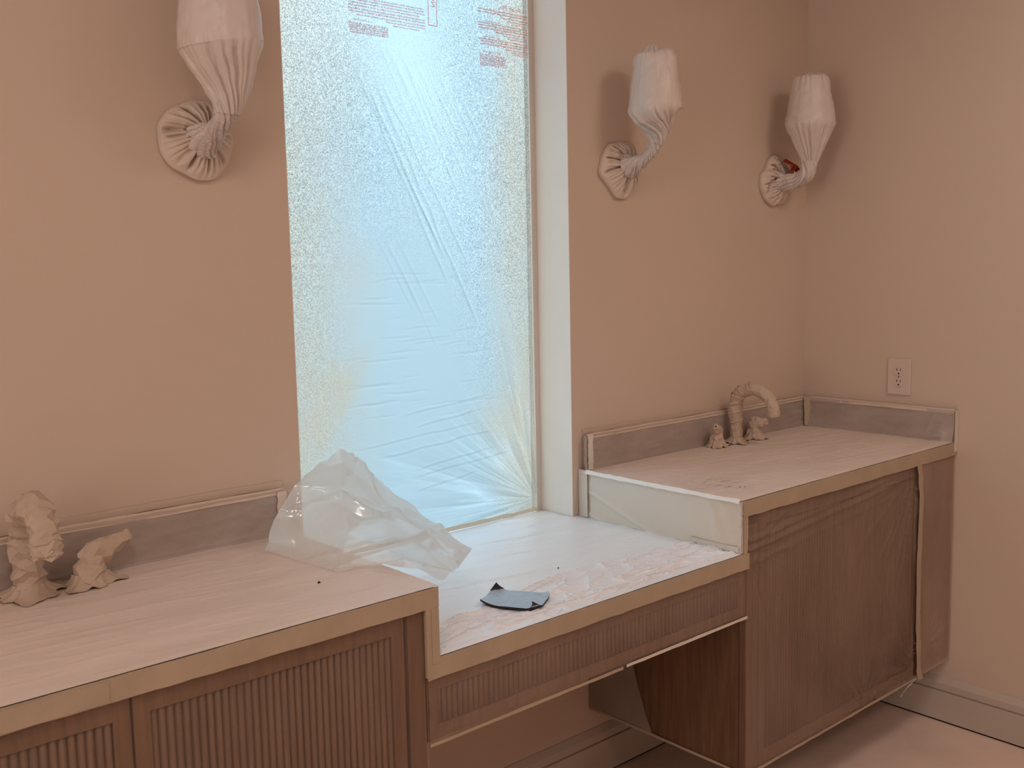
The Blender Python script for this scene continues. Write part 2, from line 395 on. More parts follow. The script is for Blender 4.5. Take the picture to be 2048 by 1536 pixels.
rows = [(.595, xr_, 2.190, .0045), (.594, xr_, 2.183, .0045), (.675, xr_, 2.176, .004), (.70, xr_, 2.169, .004), (.715, xr_, 2.163, .0035),
        (.594, xr_, 2.155, .0045), (.594, xr_, 2.1485, .0045), (.594, xr_, 2.142, .0045), (.655, xr_, 2.1355, .004), (.685, xr_, 2.129, .0035), (.70, xr_, 2.123, .0035),
        (.62, .67, 2.161, .0025), (.61, .67, 2.1205, .0025),
        (.598, xr_, 2.114, .0045), (.602, xr_, 2.1075, .0045), (.602, xr_, 2.101, .0045), (.69, xr_, 2.094, .0035), (.71, xr_, 2.0885, .0035), (.72, xr_, 2.083, .0035), (.612, .672, 2.083, .0022), (.618, .672, 2.079, .0022)]
fake_rows(rows, .004, 'red_ink')
rows = [(.196, .415, 2.160-.0062*k, .0042) for k in range(2)]+[(.194, .418, 2.147, .0042), (.192, .40, 2.1405, .004), (.192, .418, 2.133, .0045), (.192, .42, 2.1265, .0045), (.215, .42, 2.1195, .004), (.30, .42, 2.113, .004), (.205, .26, 2.108, .0025), (.32, .40, 2.1065, .0035)]
fake_rows(rows, .004, 'pink_ink')
fake_rows([(.193, .305, 2.098-.0052*k, .0046) for k in range(5)], .004, 'pink_ink')
fake_rows([(.598, .69, 2.072-.0052*k, .0046) for k in range(6)], .004, 'pink_ink')

# ================================================================== vanity cabinets
PITCH = .0128
def reed_mesh(name, w, h, d):
    ns = 6; pts = [(w*(.5-.5*math.cos(math.pi*i/ns)), -d*math.sin(math.pi*i/ns)) for i in range(ns+1)]
    v = [(x, y, 0) for x, y in pts]+[(x, y, h) for x, y in pts]; n = ns+1
    f = [(i, i+1, n+i+1, n+i) for i in range(ns)]+[tuple(range(n))[::-1], tuple(range(n, 2*n))]
    me = bpy.data.meshes.new(name); me.from_pydata(v, [], f); me.update(); me.polygons.foreach_set('use_smooth', [True]*ns+[False]*2)
    me.materials.append(M['wood']); return me
def reeded_front(name, parent, x0, x1, z0, z1, y, st, tp, bt):
    """frame-and-reed front: stile width st, top rail tp, bottom rail bt; frame face at y"""
    V, F = join([boxv(x0, x0+st, y, y+.018, z0, z1), boxv(x1-st, x1, y, y+.018, z0, z1), boxv(x0+st, x1-st, y, y+.018, z1-tp, z1), boxv(x0+st, x1-st, y, y+.018, z0, z0+bt), boxv(x0+st, x1-st, y+.009, y+.018, z0+bt, z1-tp)])
    d = mesh(name, V, F, M['wood'], parent)
    w = x1-x0-2*st; n = max(1, round(w/PITCH)); pw = w/n
    me = reed_mesh('reed', pw*.9, z1-z0-tp-bt, .0075); off = world_off(d)
    for i in range(n):
        o = bpy.data.objects.new('reed', me); COL.objects.link(o); o.parent = d
        o.location = Vector((x0+st+pw*(i+.05), y+.009, z0+bt))-off
    return d
ZB = .2184
YD = YC+.008                              # door faces
# left cabinet
cab = thing('vanity_cabinet', 'wall hung oak vanity cabinet with fluted doors under counter with gooseneck and lever', 'cabinet', (-.68, -.28, ZB))
V, F = join([boxv(VL+.01, -.132, YD+.019, -.002, ZB, ZC-.042)]); mesh('body', V, F, M['wood_side'], cab)
box('stile', -.1675, -.132, YD-.001, YD+.018, ZB, ZC-BAND-.001, M['wood'], cab, .001)
reeded_front('door', cab, -.6645, -.1765, ZB+.004, ZC-.043, YD, .0255, .030, .03)
reeded_front('door', cab, -1.157, -.6690, ZB+.004, ZC-.043, YD, .0255, .030, .03)
box('stile', VL+.01, -1.160, YD-.001, YD+.018, ZB, ZC-BAND-.001, M['wood'], cab, .001)
# right cabinet
cab2 = thing('vanity_cabinet', 'wall hung oak vanity cabinet wrapped in hazy film in the room corner', 'cabinet', (1.4, -.28, ZB))
box('body', .8508, XR-.002, YD+.019, -.002, ZB, ZC-.042, M['wood_side'], cab2)
box('stile', .8508, .9045, YD-.001, YD+.018, ZB, ZC-BAND-.03, M['wood'], cab2, .001)
reeded_front('door', cab2, .9085, 1.731, ZB+.004, ZC-.043, YD, .026, .035, .032)
box('filler_panel', 1.735, XR-.003, YD, YD+.018, ZB+.002, ZC-.043, M['wood'], cab2, .001)
# drawer below the seat
drw = thing('apron_cabinet', 'long shallow fluted oak drawer unit spanning beneath the low seat counter', 'drawer', (.36, -.28, .632))
box('body', -.131, .850, YD+.019, -.18, .634, ZE-.040, M['wood_side'], drw)
reeded_front('drawer_front', drw, -.128, .848, .634, ZE-.040, YD+.002, .024, .028, .026)

# ================================================================== worktops
def slab(name, x0, x1, y0, y1, z0, z1, label, splash=None):
    t = thing(name, label, 'countertop', ((x0+x1)/2, (y0+y1)/2, z0))
    box('slab', x0, x1, y0, y1, z0, z1, M['stone'], t, .002)
    return t
lt = slab('countertop', VL, CL, YC, -.001, ZC-.038, ZC-.003, 'raised vanity countertop masked with film, holding gooseneck spout and one wrapped lever')
tag(box('backsplash', VL, CL-.015, -.019, -.001, ZC-.003, ZS-.003, M['splash_stone'], None, .0015), 'dark back splash upstand behind the gooseneck spout, under hazy film', 'backsplash')
tag(box('riser_panel', CL-.028, CL, YC, -.001, ZE-.038, ZC-.0385, M['tape'], None, .0015), 'upright waterfall riser dropping from gooseneck counter to the low seat', 'riser panel')
rt = slab('countertop', CR, XR-.001, YC, -.001, ZC-.038, ZC-.003, 'raised corner vanity countertop masked with film, holding arched spout between two wrapped knobs')
tag(box('backsplash', CR+.008, XR-.001, -.019, -.001, ZC-.003, ZS-.003, M['splash_stone'], None, .0015), 'dark back splash upstand behind the arched spout, under hazy film', 'backsplash')
tag(box('side_splash', XR-.019, XR-.001, YC, -.020, ZC-.003, ZS-.003, M['splash_stone'], None, .0015), 'short side splash upstand on the wall below the outlet, under wrinkled film', 'backsplash')
tag(box('riser_panel', CR, CR+.0245, YC, -.001, ZE, ZC-.0385, M['stone'], None, .0015), 'upright riser under shiny tan film between the low seat and corner counter', 'riser panel')
st = thing('countertop', 'low seat countertop between the raised counters running into the window recess', 'countertop', (.36, -.28, ZE-.038))
V, F = join([boxv(CL+.0003, CR+.0245, YC, -.0005, ZE-.038, ZE-.003), boxv(WL+.002, WR-.002, -.0005, RV-.001, ZE-.038, ZE-.003)])
mesh('slab', V, F, M['stone'], st)

# ================================================================== masking films on the counters
def counter_film(x0, x1, mat, seed, label, ystep=.004, side=False):
    """one sheet: up the splash and over the top to the front edge"""
    ss = np.concatenate([np.linspace(0, ZS-ZC-.012, 22), [ZS-ZC-.006, ZS-ZC], np.linspace(ZS-ZC+.006, ZS-ZC-.022-YC, 130)])
    xs = np.linspace(x0, x1, int((x1-x0)/.005))
    Xg, Sg = np.meshgrid(xs, ss, indexing='ij'); hs = ZS-ZC
    k = np.clip(Sg/hs, 0, 1); up = Sg < hs
    Y = np.where(up, -.0215-.004*sstep(.80, 1.0, k), -.0255-(Sg-hs)*(-YC-.0255)/(-YC-.022))
    Z = np.where(up, ZS-Sg, ZC+.0)
    w = fbm(Xg*7, Sg*42, seed)-.5; w2 = ridge(Xg*9+2*Sg, Sg*30-Xg*3, seed+5)**4
    on = (1-up)*sstep(YC, YC+.012, Y)*sstep(-.03, -.05, Y)
    Z = Z+on*(.0016*w+.0012*w2+.0006)
    Y = Y-up*sstep(0, .2, k)*(.006*np.clip(fbm(Xg*5, Sg*14, seed+9)-.45, 0, 1)+.002*ridge(Xg*8, Sg*40+Xg*4, seed+2)**3)
    o = grid('masking_film', np.stack([Xg, Y, Z], -1), mat)
    o.data.materials.append(M['splash'])                 # clearer stretch of the sheet on the splash
    nq = len(ss)-1; mi = np.tile((.5*(ss[1:]+ss[:-1]) < hs*.995).astype(np.int32), len(xs)-1); o.data.polygons.foreach_set('material_index', mi)
    return tag(o, label, 'masking film')
lf = counter_film(VL, CL+.0012, M['paper_top'], 31, 'dusty plastic film covering left raised counter and its splash, under the scrap sheet')
rf = counter_film(CR-.0045, XR-.022, M['paper_scuffed'], 57, 'dusty pinkish film covering corner counter and back splash around the arched spout')
# film over the side splash on the right wall
ys = np.linspace(YC, -.03, 120); zs = np.linspace(ZC+.0012, ZS, 40); Yg, Zg = np.meshgrid(ys, zs, indexing='ij'); h = (Zg-ZC)/(ZS-ZC)
X = XR-.0205-.012*(1-h)**3-(.005*np.clip(fbm(Yg*5, Zg*22, 3)-.4, 0, 1)+.0035*ridge(Yg*3, Zg*26+Yg*2, 8)**3)*sstep(1, .9, h)
bl = np.exp(-((Yg-(YC+.05))/.035)**2)*(1-h); X = X-.012*bl*ridge(Yg*30+Zg*12, Zg*10, 4)
tag(grid('masking_film', np.stack([X, Yg, Zg], -1), M['splash']), 'wrinkled film over the short side splash against the right wall, below the outlet', 'masking film')
# seat film
def seat_film():
    ys = np.concatenate([np.linspace(YC, -.372, 125)[:-1], np.linspace(-.372, RV-.002, 165)]); xs = np.linspace(CL+.001, CR-.001, 460)
    X, y = np.meshgrid(xs, ys, indexing='ij')
    Xc = np.where(y > -.002, np.clip(X, WL+.003, WR-.003), X)
    fl = -.423+.062*sstep(-.05, .45, X)-.042*sstep(.55, .83, X)+.012*(vn(X*9, X*0, 2)-.5)
    front = sstep(fl+.004, fl-.004, y)
    z = .0014*(fbm(X*5, y*34+X*5, 11)-.5)+.0026*ridge(X*4+1.2*y, y*24+X*5, 15)**5*sstep(-.45, -.25, y)+.0010*ridge(X*9+3*y, y*60+X*9, 16)**5*sstep(-.4, -.2, y)
    edge = sstep(YC, YC+.02, y)
    wx = X+.06*(fbm(X*5, y*6, 71)-.5); wy = y+.035*(fbm(X*6, y*6, 72)-.5)
    # thin drawn creases, mostly along the front edge, some fanning in from it
    cr = .0060*ridge(wx*3.5, wy*36+wx*3, 21)**7+.0055*ridge(wx*7, wy*52-wx*9, 25)**8+.0040*ridge(wx*16+wy*14, wy*36-wx*14, 29)**8+.0022*ridge(wx*40+wy*10, wy*40+wx*12, 35)**6
    lf_ = np.exp(-((X+.03)/.12)**2)*(.0036*ridge(X*3+3, (y+.1*X)*62, 33)**6)
    calm = 1-.75*np.exp(-(((X-.195)/.085)**2+((y+.435)/.075)**2)**2)              # pressed flat under the sanding sheet
    z = z+front*edge*calm*(cr+lf_+.0008*fbm(wx*20, wy*24, 41))+.0012*np.exp(-((y-fl)/.003)**2)*calm
    o = grid('masking_film', np.stack([Xc, y, ZE+.0005+np.maximum(z, -.0004)], -1), M['seat'])
    return tag(o, 'pale crinkled plastic film spread over the low seat counter before the window', 'masking film')
seat_film()
# film on the tall right-hand riser beside the seat
ys = np.linspace(YC+.002, -.002, 140); zs = np.linspace(ZE+.001, ZC+.0004, 44); Yg, Zg = np.meshgrid(ys, zs, indexing='ij')
h = (Zg-ZE)/(ZC-ZE)
X = CR-.0025-.006*np.clip(fbm(Yg*4+Zg*5, Zg*9-Yg*3, 6)-.42, 0, 1)-.004*np.exp(-((Yg-YC-.05-.05*h)/.018)**2)*sstep(0, .3, h)*sstep(1.05, .7, h)-.003*ridge(Yg*3+1, Zg*20-Yg*6, 3)**4
tag(grid('masking_film', np.stack([X, Yg, Zg], -1), M['riser']), 'shiny tan film on the upright riser beside the seat, below the corner counter', 'masking film')
# cabinet fronts
def front_film(x0, x1, z0, z1, y, mat, seed, label, amp=.003, fans=(), name='masking_film'):
    xs = np.linspace(x0, x1, max(30, int((x1-x0)/.006))); zs = np.linspace(z0, z1, max(24, int((z1-z0)/.006)))
    X, Z = np.meshgrid(xs, zs, indexing='ij')
    Y = y-amp*np.clip(fbm(X*4, Z*3, seed)-.35, 0, 1)*.8
    for fx, fz, r0, k in fans:
        r = np.hypot(X-fx, Z-fz); th = np.arctan2(Z-fz, X-fx)
        Y = Y-.004*sstep(r0, .02, r)*sstep(0, .03, r)*ridge(th*k, r*2, seed+3)**3
    return tag(grid(name, np.stack([X, Y, Z], -1), mat), label, 'masking film')
yff = YD-.0022
front_film(VL+.02, -.129, ZB+.01, ZC-BAND, yff, M['cab_clear'], 5, 'clear dusty film taped across the fluted doors of the left cabinet', .004, ((-.15, .885, .22, 5),))
front_film(-.127, .849, .6325, ZE-.042, yff, M['cab'], 8, 'clear film stretched over the fluted drawer front below the seat', .003, ((-.12, .64, .10, 6), (.45, .70, .12, 5)))
def right_film():
    x0, x1, z0, z1 = .852, 1.715, ZB-.004, ZC-BAND
    xs = np.linspace(x0, x1, 200); zs = np.linspace(z0, z1, 160); X, Z = np.meshgrid(xs, zs, indexing='ij')
    Y = YD-.0025-.006*np.clip(fbm(X*4, Z*3, 44)-.35, 0, 1)*sstep(x0, x0+.1, X)
    for fx, fz, r0, k in ((1.42, .225, .22, 5), (1.70, .87, .5, 8), (1.70, .26, .25, 7), (.86, .80, .3, 6)):
        r = np.hypot(X-fx, Z-fz); th = np.arctan2(Z-fz, X-fx); Y = Y-.011*sstep(r0, .03, r)*sstep(0, .04, r)*ridge(th*k, r*1.5, 61)**6
    # long drawn folds from the step corner up to the far top corner
    for dz, s in ((0, 1), (.022, .7), (-.035, .5)):
        ln = .80+dz+(X-x0)*.075; Y = Y-.008*s*np.exp(-((Z-ln)/.006)**2)*sstep(1.75, 1.4, X)
    return tag(grid('masking_film', np.stack([X, Y, Z], -1), M['cab']), 'hazy wrinkled film pulled tight over the fluted doors of the corner cabinet', 'masking film')
right_film()
front_film(1.735, XR-.003, ZB-.003, ZC-BAND-.004, YD-.003, M['fill'], 91, 'cloudy loose film over plain filler panel between vertical tape and right wall', .010, ((1.78, .3, .2, 5),))
# film wrapped round the side of the right cabinet, back part
ys = np.linspace(-.40, -.002, 60); zs = np.linspace(ZB+.002, .632, 70); Yg, Zg = np.meshgrid(ys, zs, indexing='ij')
cut = -.10-.14*(.62-Zg)/.4+.02*(vn(Zg*14, Zg*0, 6)-.5)
Yg = -.002+(Yg+.002)/.398*(-cut-.002)
X = .8508-.002-.006*np.clip(fbm(Yg*8, Zg*7, 9)-.35, 0, 1)
tag(grid('masking_film', np.stack([X, Yg, Zg], -1), M['side']), 'milky film flap wrapped around the side of the corner cabinet in the knee space', 'masking film')

# ================================================================== masking tape
def strip(P, w_dir, n_dir, width, mat, label, thick=.0006, wob=0, seed=1, seg=24, name='masking_tape'):
    """tape along polyline P, width along w_dir, thickness along n_dir"""
    P = [Vector(p) for p in P]; w = Vector(w_dir); nn = Vector(n_dir); pts = []
    L = [0]
    for a, b in zip(P, P[1:]): L.append(L[-1]+(b-a).length)
    for i in range(seg+1):
        t = L[-1]*i/seg; j = max(k for k in range(len(P)-1) if L[k] <= t+1e-9); f = (t-L[j])/max(1e-9, L[j+1]-L[j]); pts.append(P[j].lerp(P[j+1], f))
    V = []; F = []
    for i, p in enumerate(pts):
        a = wob*(float(vn(i*.6, 0.3, seed))-.5); b = wob*(float(vn(i*.7, 5.3, seed+3))-.5); c = abs(wob)*.25*float(vn(i*.9, 8.1, seed+7))
        for q, tt in ((0, 0), (1, 0), (1, 1), (0, 1)):
            V.append(p+w*((a if q == 0 else width+b))+nn*(c+thick*tt))
    for i in range(len(pts)-1):
        for k in range(4): F.append((4*i+k, 4*i+(k+1) % 4, 4*i+4+(k+1) % 4, 4*i+4+k))
    F += [(3, 2, 1, 0), tuple(4*(len(pts)-1)+k for k in range(4))]
    return tag(mesh(name, [tuple(v) for v in V], F, mat), label, 'masking tape')
T, TP = M['tape'], M['tape_pale']
yb = YC-.0015
strip([(VL, yb, ZC-BAND), (CL, yb, ZC-BAND)], (0, 0, 1), (0, -1, 0), BAND-.001, T, 'long tan masking tape along front edge of the left raised counter', wob=.0018, seed=3, seg=60)
strip([(VL, yb-.001, ZC-BAND+.002), (-.70, yb-.001, ZC-BAND+.002)], (0, 0, 1), (0, -1, 0), BAND-.006, T, 'second overlapping length of tape on left counter edge, ending above the cabinet doors', wob=.001, seed=5)
strip([(CL-.0295, yb, ZE-.036), (CL-.0295, yb, ZC-BAND+.001)], (1, 0, 0), (0, -1, 0), .0290, T, 'short upright tape strip on the step between left counter and seat', wob=.001, seed=9)
strip([(CL-.018, yb-.0012, ZE-.012), (CL-.018, yb-.0012, ZC-BAND-.001)], (1, 0, 0), (0, -1, 0), .0165, T, 'narrower upright tape layered over the left counter step', wob=.0005, seed=10)
strip([(CL-.0295, yb, ZE-.0405), (CR+.027, yb, ZE-.0405)], (0, 0, 1), (0, -1, 0), .040, T, 'long tan masking tape along front edge of the low seat counter', wob=.0022, seed=13, seg=60)
strip([(CR+.002, yb, ZC-BAND-.003), (XR-.002, yb, ZC-BAND-.003)], (0, 0, 1), (0, -1, 0), BAND+.002, T, 'tan masking tape along front edge of the raised corner counter', wob=.003, seed=17, seg=50)
strip([(CR+.002, yb-.0004, ZE), (CR+.002, yb-.0004, ZC-.004)], (1, 0, 0), (0, -1, 0), .016, T, 'short upright tape on front edge of the riser beside the seat', wob=.002, seed=19)
strip([(CR-.0045, YC-.001, ZE+.004), (CR-.0045, YC-.001, ZC-.002)], (0, 1, 0), (-1, 0, 0), .011, TP, 'narrow pale tape folded round the front corner of the riser', wob=.003, seed=23)
strip([(CR-.0085, -.036, ZE+.003), (CR-.0085, -.036, ZC+.004)], (0, 1, 0), (-1, 0, 0), .034, TP, 'pale upright tape at the back of the riser next to the window wall', wob=.002, seed=29)
strip([(CR-.0075, YC+.005, ZE+.0045), (CR-.0075, -.402, ZE+.0045)], (0, 0, 1), (-1, 0, -.12), .013, TP, 'short pale tape piece sealing riser foot to the seat film', wob=.002, seed=31)
strip([(VL, -.0225, ZS-.010), (CL-.016, -.0225, ZS-.010)], (0, .35, 1), (0, -1, .2), .014, M['tape_wall'], 'thin tape along top of the left back splash', wob=.0015, seed=37, seg=50)
strip([(VL, -.0015, ZS+.001), (CL-.010, -.0015, ZS+.001)], (0, 0, 1), (0, -1, 0), .016, M['wall'], 'wide tape sealing left splash top onto the wall', wob=.004, seed=38, seg=50)
strip([(CL-.035, -.024, ZC+.004), (CL-.035, -.024, ZS-.002)], (1, 0, 0), (0, -1, 0), .022, M['paper_top'], 'upright tape closing the end of the left splash beside window', wob=.004, seed=40)
strip([(CR+.007, -.0225, ZS-.010), (XR-.022, -.0225, ZS-.010)], (0, .35, 1), (0, -1, .2), .014, M['tape_wall'], 'thin tape along top of back splash behind the arched spout', wob=.0015, seed=41, seg=50)
strip([(CR+.009, -.0015, ZS+.001), (XR-.004, -.0015, ZS+.001)], (0, 0, 1), (0, -1, 0), .014, M['wall'], 'tape sealing corner back splash top onto the wall', wob=.004, seed=42, seg=50)
strip([(XR-.0225, YC+.001, ZS-.010), (XR-.0225, -.03, ZS-.010)], (.35, 0, 1), (-1, 0, .2), .014, M['tape_wall'], 'thin tape along top of the short side splash', wob=.0015, seed=43, seg=40)
strip([(CR+.006, -.026, ZC+.002), (CR+.006, -.026, ZS+.003)], (1, 0, 0), (0, -1, 0), .020, TP, 'pale upright tape on the free end of the corner back splash', wob=.004, seed=47)
strip([(XR-.040, -.032, ZC+.003), (XR-.040, -.026, ZS+.004)], (.8, -.6, 0), (-.6, -.8, 0), .026, T, 'puckered tape down the inside corner of the two splashes', wob=.006, seed=53, seg=14)
strip([(XR-.023, YC-.0025, ZC-.030), (XR-.023, YC-.0025, ZS+.001)], (1, 0, 0), (0, -1, 0), .0215, TP, 'pale upright tape capping front end of the side splash', wob=.001, seed=59)
strip([(1.695, YC-.0035, ZC-BAND), (1.708, YC-.0045, .80), (1.704, YC-.0035, .55), (1.708, YC-.004, .40), (1.722, YC-.0035, ZB+.02), (1.735, YC-.0035, ZB-.01)], (1, 0, 0), (0, -1, 0), .026, T, 'wavy vertical tape down the corner cabinet front', wob=.006, seed=61, seg=40)
strip([(1.73, YC+.002, ZB-.006), (1.69, YC+.012, ZB-.028), (1.648, YC+.010, ZB-.042)], (.25, 0, .35), (0, -1, 0), .012, TP, 'loose tape tail dangling below the corner cabinet', wob=.006, seed=67, seg=12)
strip([(.4075, yb+.003, .6285), (.851, yb+.003, .6285)], (0, 0, 1), (0, -1, 0), .007, TP, 'slim pale tape under the drawer bottom edge, near corner cabinet', wob=.0012, seed=71)
strip([(-.1285, yb+.003, .627), (.397, yb+.003, .627)], (0, 0, 1), (0, -1, 0), .007, T, 'slim tan tape under the drawer bottom edge, near left cabinet', wob=.0012, seed=73)
strip([(.853, yb+.003, ZB-.006), (1.72, yb+.003, ZB-.006)], (0, 0, 1), (0, -1, 0), .008, T, 'slim tape sealing film under the corner cabinet bottom edge', wob=.002, seed=79, seg=40)
strip([(.8475, YC+.004, ZB-.004), (.8475, -.004, ZB-.004)], (0, 0, 1), (-1, 0, 0), .008, T, 'slim tape along bottom edge of corner cabinet side in knee space', wob=.002, seed=83)

strip([(CR-.0115, YC+.001, ZC-.006), (CR-.0115, -.030, ZC-.006)], (.35, 0, 1), (-1, 0, .3), .0105, M['tape_white'], 'white tape folded over top edge of the riser at the corner counter end', wob=.003, seed=87, seg=40)
strip([(WL+.003, RV-.0035, ZE+.004), (WR-.024, RV-.0035, ZE+.004)], (0, .25, 1), (0, -1, .2), .010, M['tape_sill'], 'pale rolled tape along foot of the window film on the sill', wob=.004, seed=89, seg=40)

# ================================================================== wrapped sconces
def tri(t): return np.abs(2*(t % 1)-1)
def tube(name, P, R, mat, parent, seed, n=96, pleat=None, twist=None, crumple=0.0, cs=30, up=(0, 1, 0), smooth=True, cap=False):
    """skin along path P with ring radii R; pleat amplitude (share of R) and twist (turns) per ring"""
    P = np.asarray(P, float); R = np.asarray(R, float); m = len(P)
    Tn = np.gradient(P, axis=0); Tn /= np.linalg.norm(Tn, axis=1)[:, None]+1e-12
    pleat = np.zeros(m) if pleat is None else np.asarray(pleat, float); twist = np.zeros(m) if twist is None else np.asarray(twist, float)
    th = np.linspace(0, 2*math.pi, n, endpoint=False); rr = np.random.RandomState(seed)
    ph = rr.rand(6); out = np.zeros((m, n, 3)); u = np.array(up, float)
    for i in range(m):
        a = u-Tn[i]*(u@Tn[i]); a /= np.linalg.norm(a); b = np.cross(Tn[i], a); u = a
        t = th/(2*math.pi)+twist[i]
        w = .35-(.9*np.exp(-(tri(t*7+ph[0]+.3*np.sin(2*math.pi*(t*2+ph[3])))/.18)**2)+.6*np.exp(-(tri(t*13+ph[1]+.3*np.sin(2*math.pi*(t*3+ph[4])))/.22)**2)+.35*np.exp(-(tri(t*23+ph[2])/.3)**2))
        r = R[i]*(1+pleat[i]*w)
        out[i] = P[i]+r[:, None]*(np.cos(th)[:, None]*a+np.sin(th)[:, None]*b)
    if crumple:
        q = out.reshape(-1, 3); s = seed*7
        d = np.stack([fbm(q[:, (k+1) % 3]*cs+s, q[:, (k+2) % 3]*cs+q[:, k]*cs*.6+s, seed+k)-.5 for k in range(3)], 1)
        d += .6*np.stack([ridge(q[:, (k+1) % 3]*cs*1.7+s, q[:, (k+2) % 3]*cs*1.7-q[:, k]*cs+s, seed+9+k)-.6 for k in range(3)], 1)
        out = (q+crumple*d).reshape(m, n, 3)
    return grid(name, out, mat, parent, wrap=True, smooth=smooth)
def interp_path(ctrl, m):
    """ctrl rows of (s?, values...) resampled smoothly (Catmull-Rom)"""
    C = np.asarray(ctrl, float); k = len(C)-1; out = []
    for t in np.linspace(0, k, m):
        i = min(int(t), k-1); f = t-i
        p0, p1, p2, p3 = C[max(i-1, 0)], C[i], C[i+1], C[min(i+2, k)]
        out.append(.5*((2*p1)+(-p0+p2)*f+(2*p0-5*p1+4*p2-p3)*f*f+(-p0+3*p1-3*p2+p3)*f**3))
    return np.array(out)
def plate_cover(parent, cx, cz, R, seed, depth, gx, gz, irr=.06, mat='bag_paper', swirl=0.0, pl=.010):
    """paper gathered over a round wall plate: folds run in to the neck, crisp valleys between them"""
    nr, na = 64, 240
    t, th = np.meshgrid(np.linspace(0, 1, nr), np.linspace(0, 2*math.pi, na, endpoint=False), indexing='ij')
    a = th/(2*math.pi); rr = np.random.RandomState(seed); ph = rr.rand(8)
    per = lambda f, q: np.sin(2*math.pi*(a*f+q))
    out_r = R*(1+irr*(.5*per(3, ph[0])+.35*per(5, ph[1])+.3*(tri(a*7+ph[2])-.5)+.25*(tri(a*11+ph[3])-.5)))
    k = np.clip(t/.86, 0, 1); fall = np.clip((t-.86)/.14, 0, 1)
    sw = swirl*(1-k)
    p1 = a*7+ph[4]+.35*per(2, ph[5])+sw; p2 = a*13+ph[6]+.3*per(3, ph[7])+sw*1.4; p3 = a*27+ph[1]+.3*per(4, ph[2])
    v1, v2, v3 = np.exp(-(tri(p1)/.16)**2), np.exp(-(tri(p2)/.20)**2), np.exp(-(tri(p3)/.3)**2)     # narrow valleys
    wgt = .35+.65*(.5+.5*per(1, ph[3]))                                                             # folds bunch on one side
    dome = depth*(.30+.70*(1-k**2.2)**.8)
    val = pl*(1.1*v1+.8*v2*wgt+.35*v3)*sstep(1.02, .70, k)*sstep(0, .10, k)
    y = -dome+val
    rad = k*out_r*(1+.02*np.sin(fall*math.pi))
    y = np.where(fall > 0, -dome*(1-fall**1.5)-.0012, y)
    X = cx+rad*np.cos(th)+gx*(1-k**1.5); Z = cz+rad*np.sin(th)+gz*(1-k**1.5)
    y = y-.006*(ridge(X*38+seed, Z*38, seed+3)-.5)*sstep(1, .85, k)*(fall == 0)
    return grid('plate_cover', np.stack([X, np.minimum(y, -.0012), Z], -1), M[mat], parent, wrap=True)
def sconce(cx, seed, label, R0, bagc, neckc, plate, m=120):
    s = thing('wall_sconce', label, 'wall lamp', (cx, 0, 1.78), 'masked wall sconces')
    # bag over the shade: rows x,y,z,radius,pleat,twist
    B = interp_path(bagc, m); B[:, :3] += (cx, 0, 0)
    tube('shade_bag', B[:, :3], B[:, 3], M['bag'], s, seed, 200, B[:, 4], B[:, 5], .0040, 24)
    K = interp_path(neckc, 70); K[:, :3] += (cx, 0, 0)
    tube('twisted_neck', K[:, :3], K[:, 3], M['bag'], s, seed+1, 72, K[:, 4], K[:, 5], .004, 40)
    plate_cover(s, cx+plate[0], plate[1], plate[2], seed+2, plate[3], plate[4], plate[5], plate[6], swirl=plate[7], pl=plate[8])
    return s
Y0 = -.135
sconce(-.265, 11, 'wall sconce in loose film left of the window, bag sagging wide around its shade', .078,
    [(0, Y0, 2.135, .002, .5, 0), (0, Y0, 2.134, .030, .35, 0), (.0, Y0, 2.128, .058, .10, 0), (0, Y0, 2.10, .066, .02, 0), (-.002, Y0, 2.04, .073, .01, 0), (-.003, Y0, 1.985, .078, .008, 0), (-.003, Y0, 1.950, .081, .015, 0), (-.002, Y0, 1.938, .079, .06, 0), (.000, Y0, 1.918, .068, .14, .0), (.003, Y0, 1.893, .055, .18, .01), (.005, Y0, 1.866, .043, .18, .02), (.005, Y0, 1.838, .031, .22, .05), (.004, Y0+.002, 1.815, .023, .25, .09)],
    [(.004, Y0, 1.835, .027, .25, .1), (.002, Y0+.008, 1.812, .021, .3, .2), (0, Y0+.03, 1.795, .019, .35, .3), (0, Y0+.06, 1.784, .021, .35, .4), (0, -.05, 1.780, .028, .35, .45), (0, -.030, 1.776, .036, .3, .5)],
    (-.006, 1.778, .078, .042, .012, .012, .06, .15, .016))
sconce(1.0, 23, 'wall sconce tightly wrapped with a thin spiralling neck, just right of the window', .074,
    [(0, Y0, 2.090, .002, .5, 0), (-.002, Y0, 2.089, .022, .3, 0), (-.001, Y0, 2.083, .046, .14, 0), (0, Y0, 2.070, .056, .06, 0), (0, Y0, 2.03, .062, .012, 0), (0, Y0, 1.97, .070, .006, 0), (0, Y0, 1.940, .073, .008, 0), (0, Y0, 1.927, .072, .06, 0), (.002, Y0, 1.913, .060, .18, .02), (.006, Y0, 1.895, .046, .30, .06), (.008, Y0, 1.872, .034, .35, .14), (.006, Y0, 1.850, .023, .35, .25), (.004, Y0+.003, 1.838, .018, .3, .32)],
    [(.005, Y0+.001, 1.850, .021, .3, .3), (.003, Y0+.006, 1.830, .0155, .3, .5), (.003, Y0+.02, 1.812, .0145, .3, .8), (.003, Y0+.045, 1.798, .016, .3, 1.1), (.003, -.060, 1.790, .024, .35, 1.3), (.002, -.035, 1.785, .034, .35, 1.4)],
    (-.004, 1.780, .078, .044, .012, .008, .13, .3, .019))
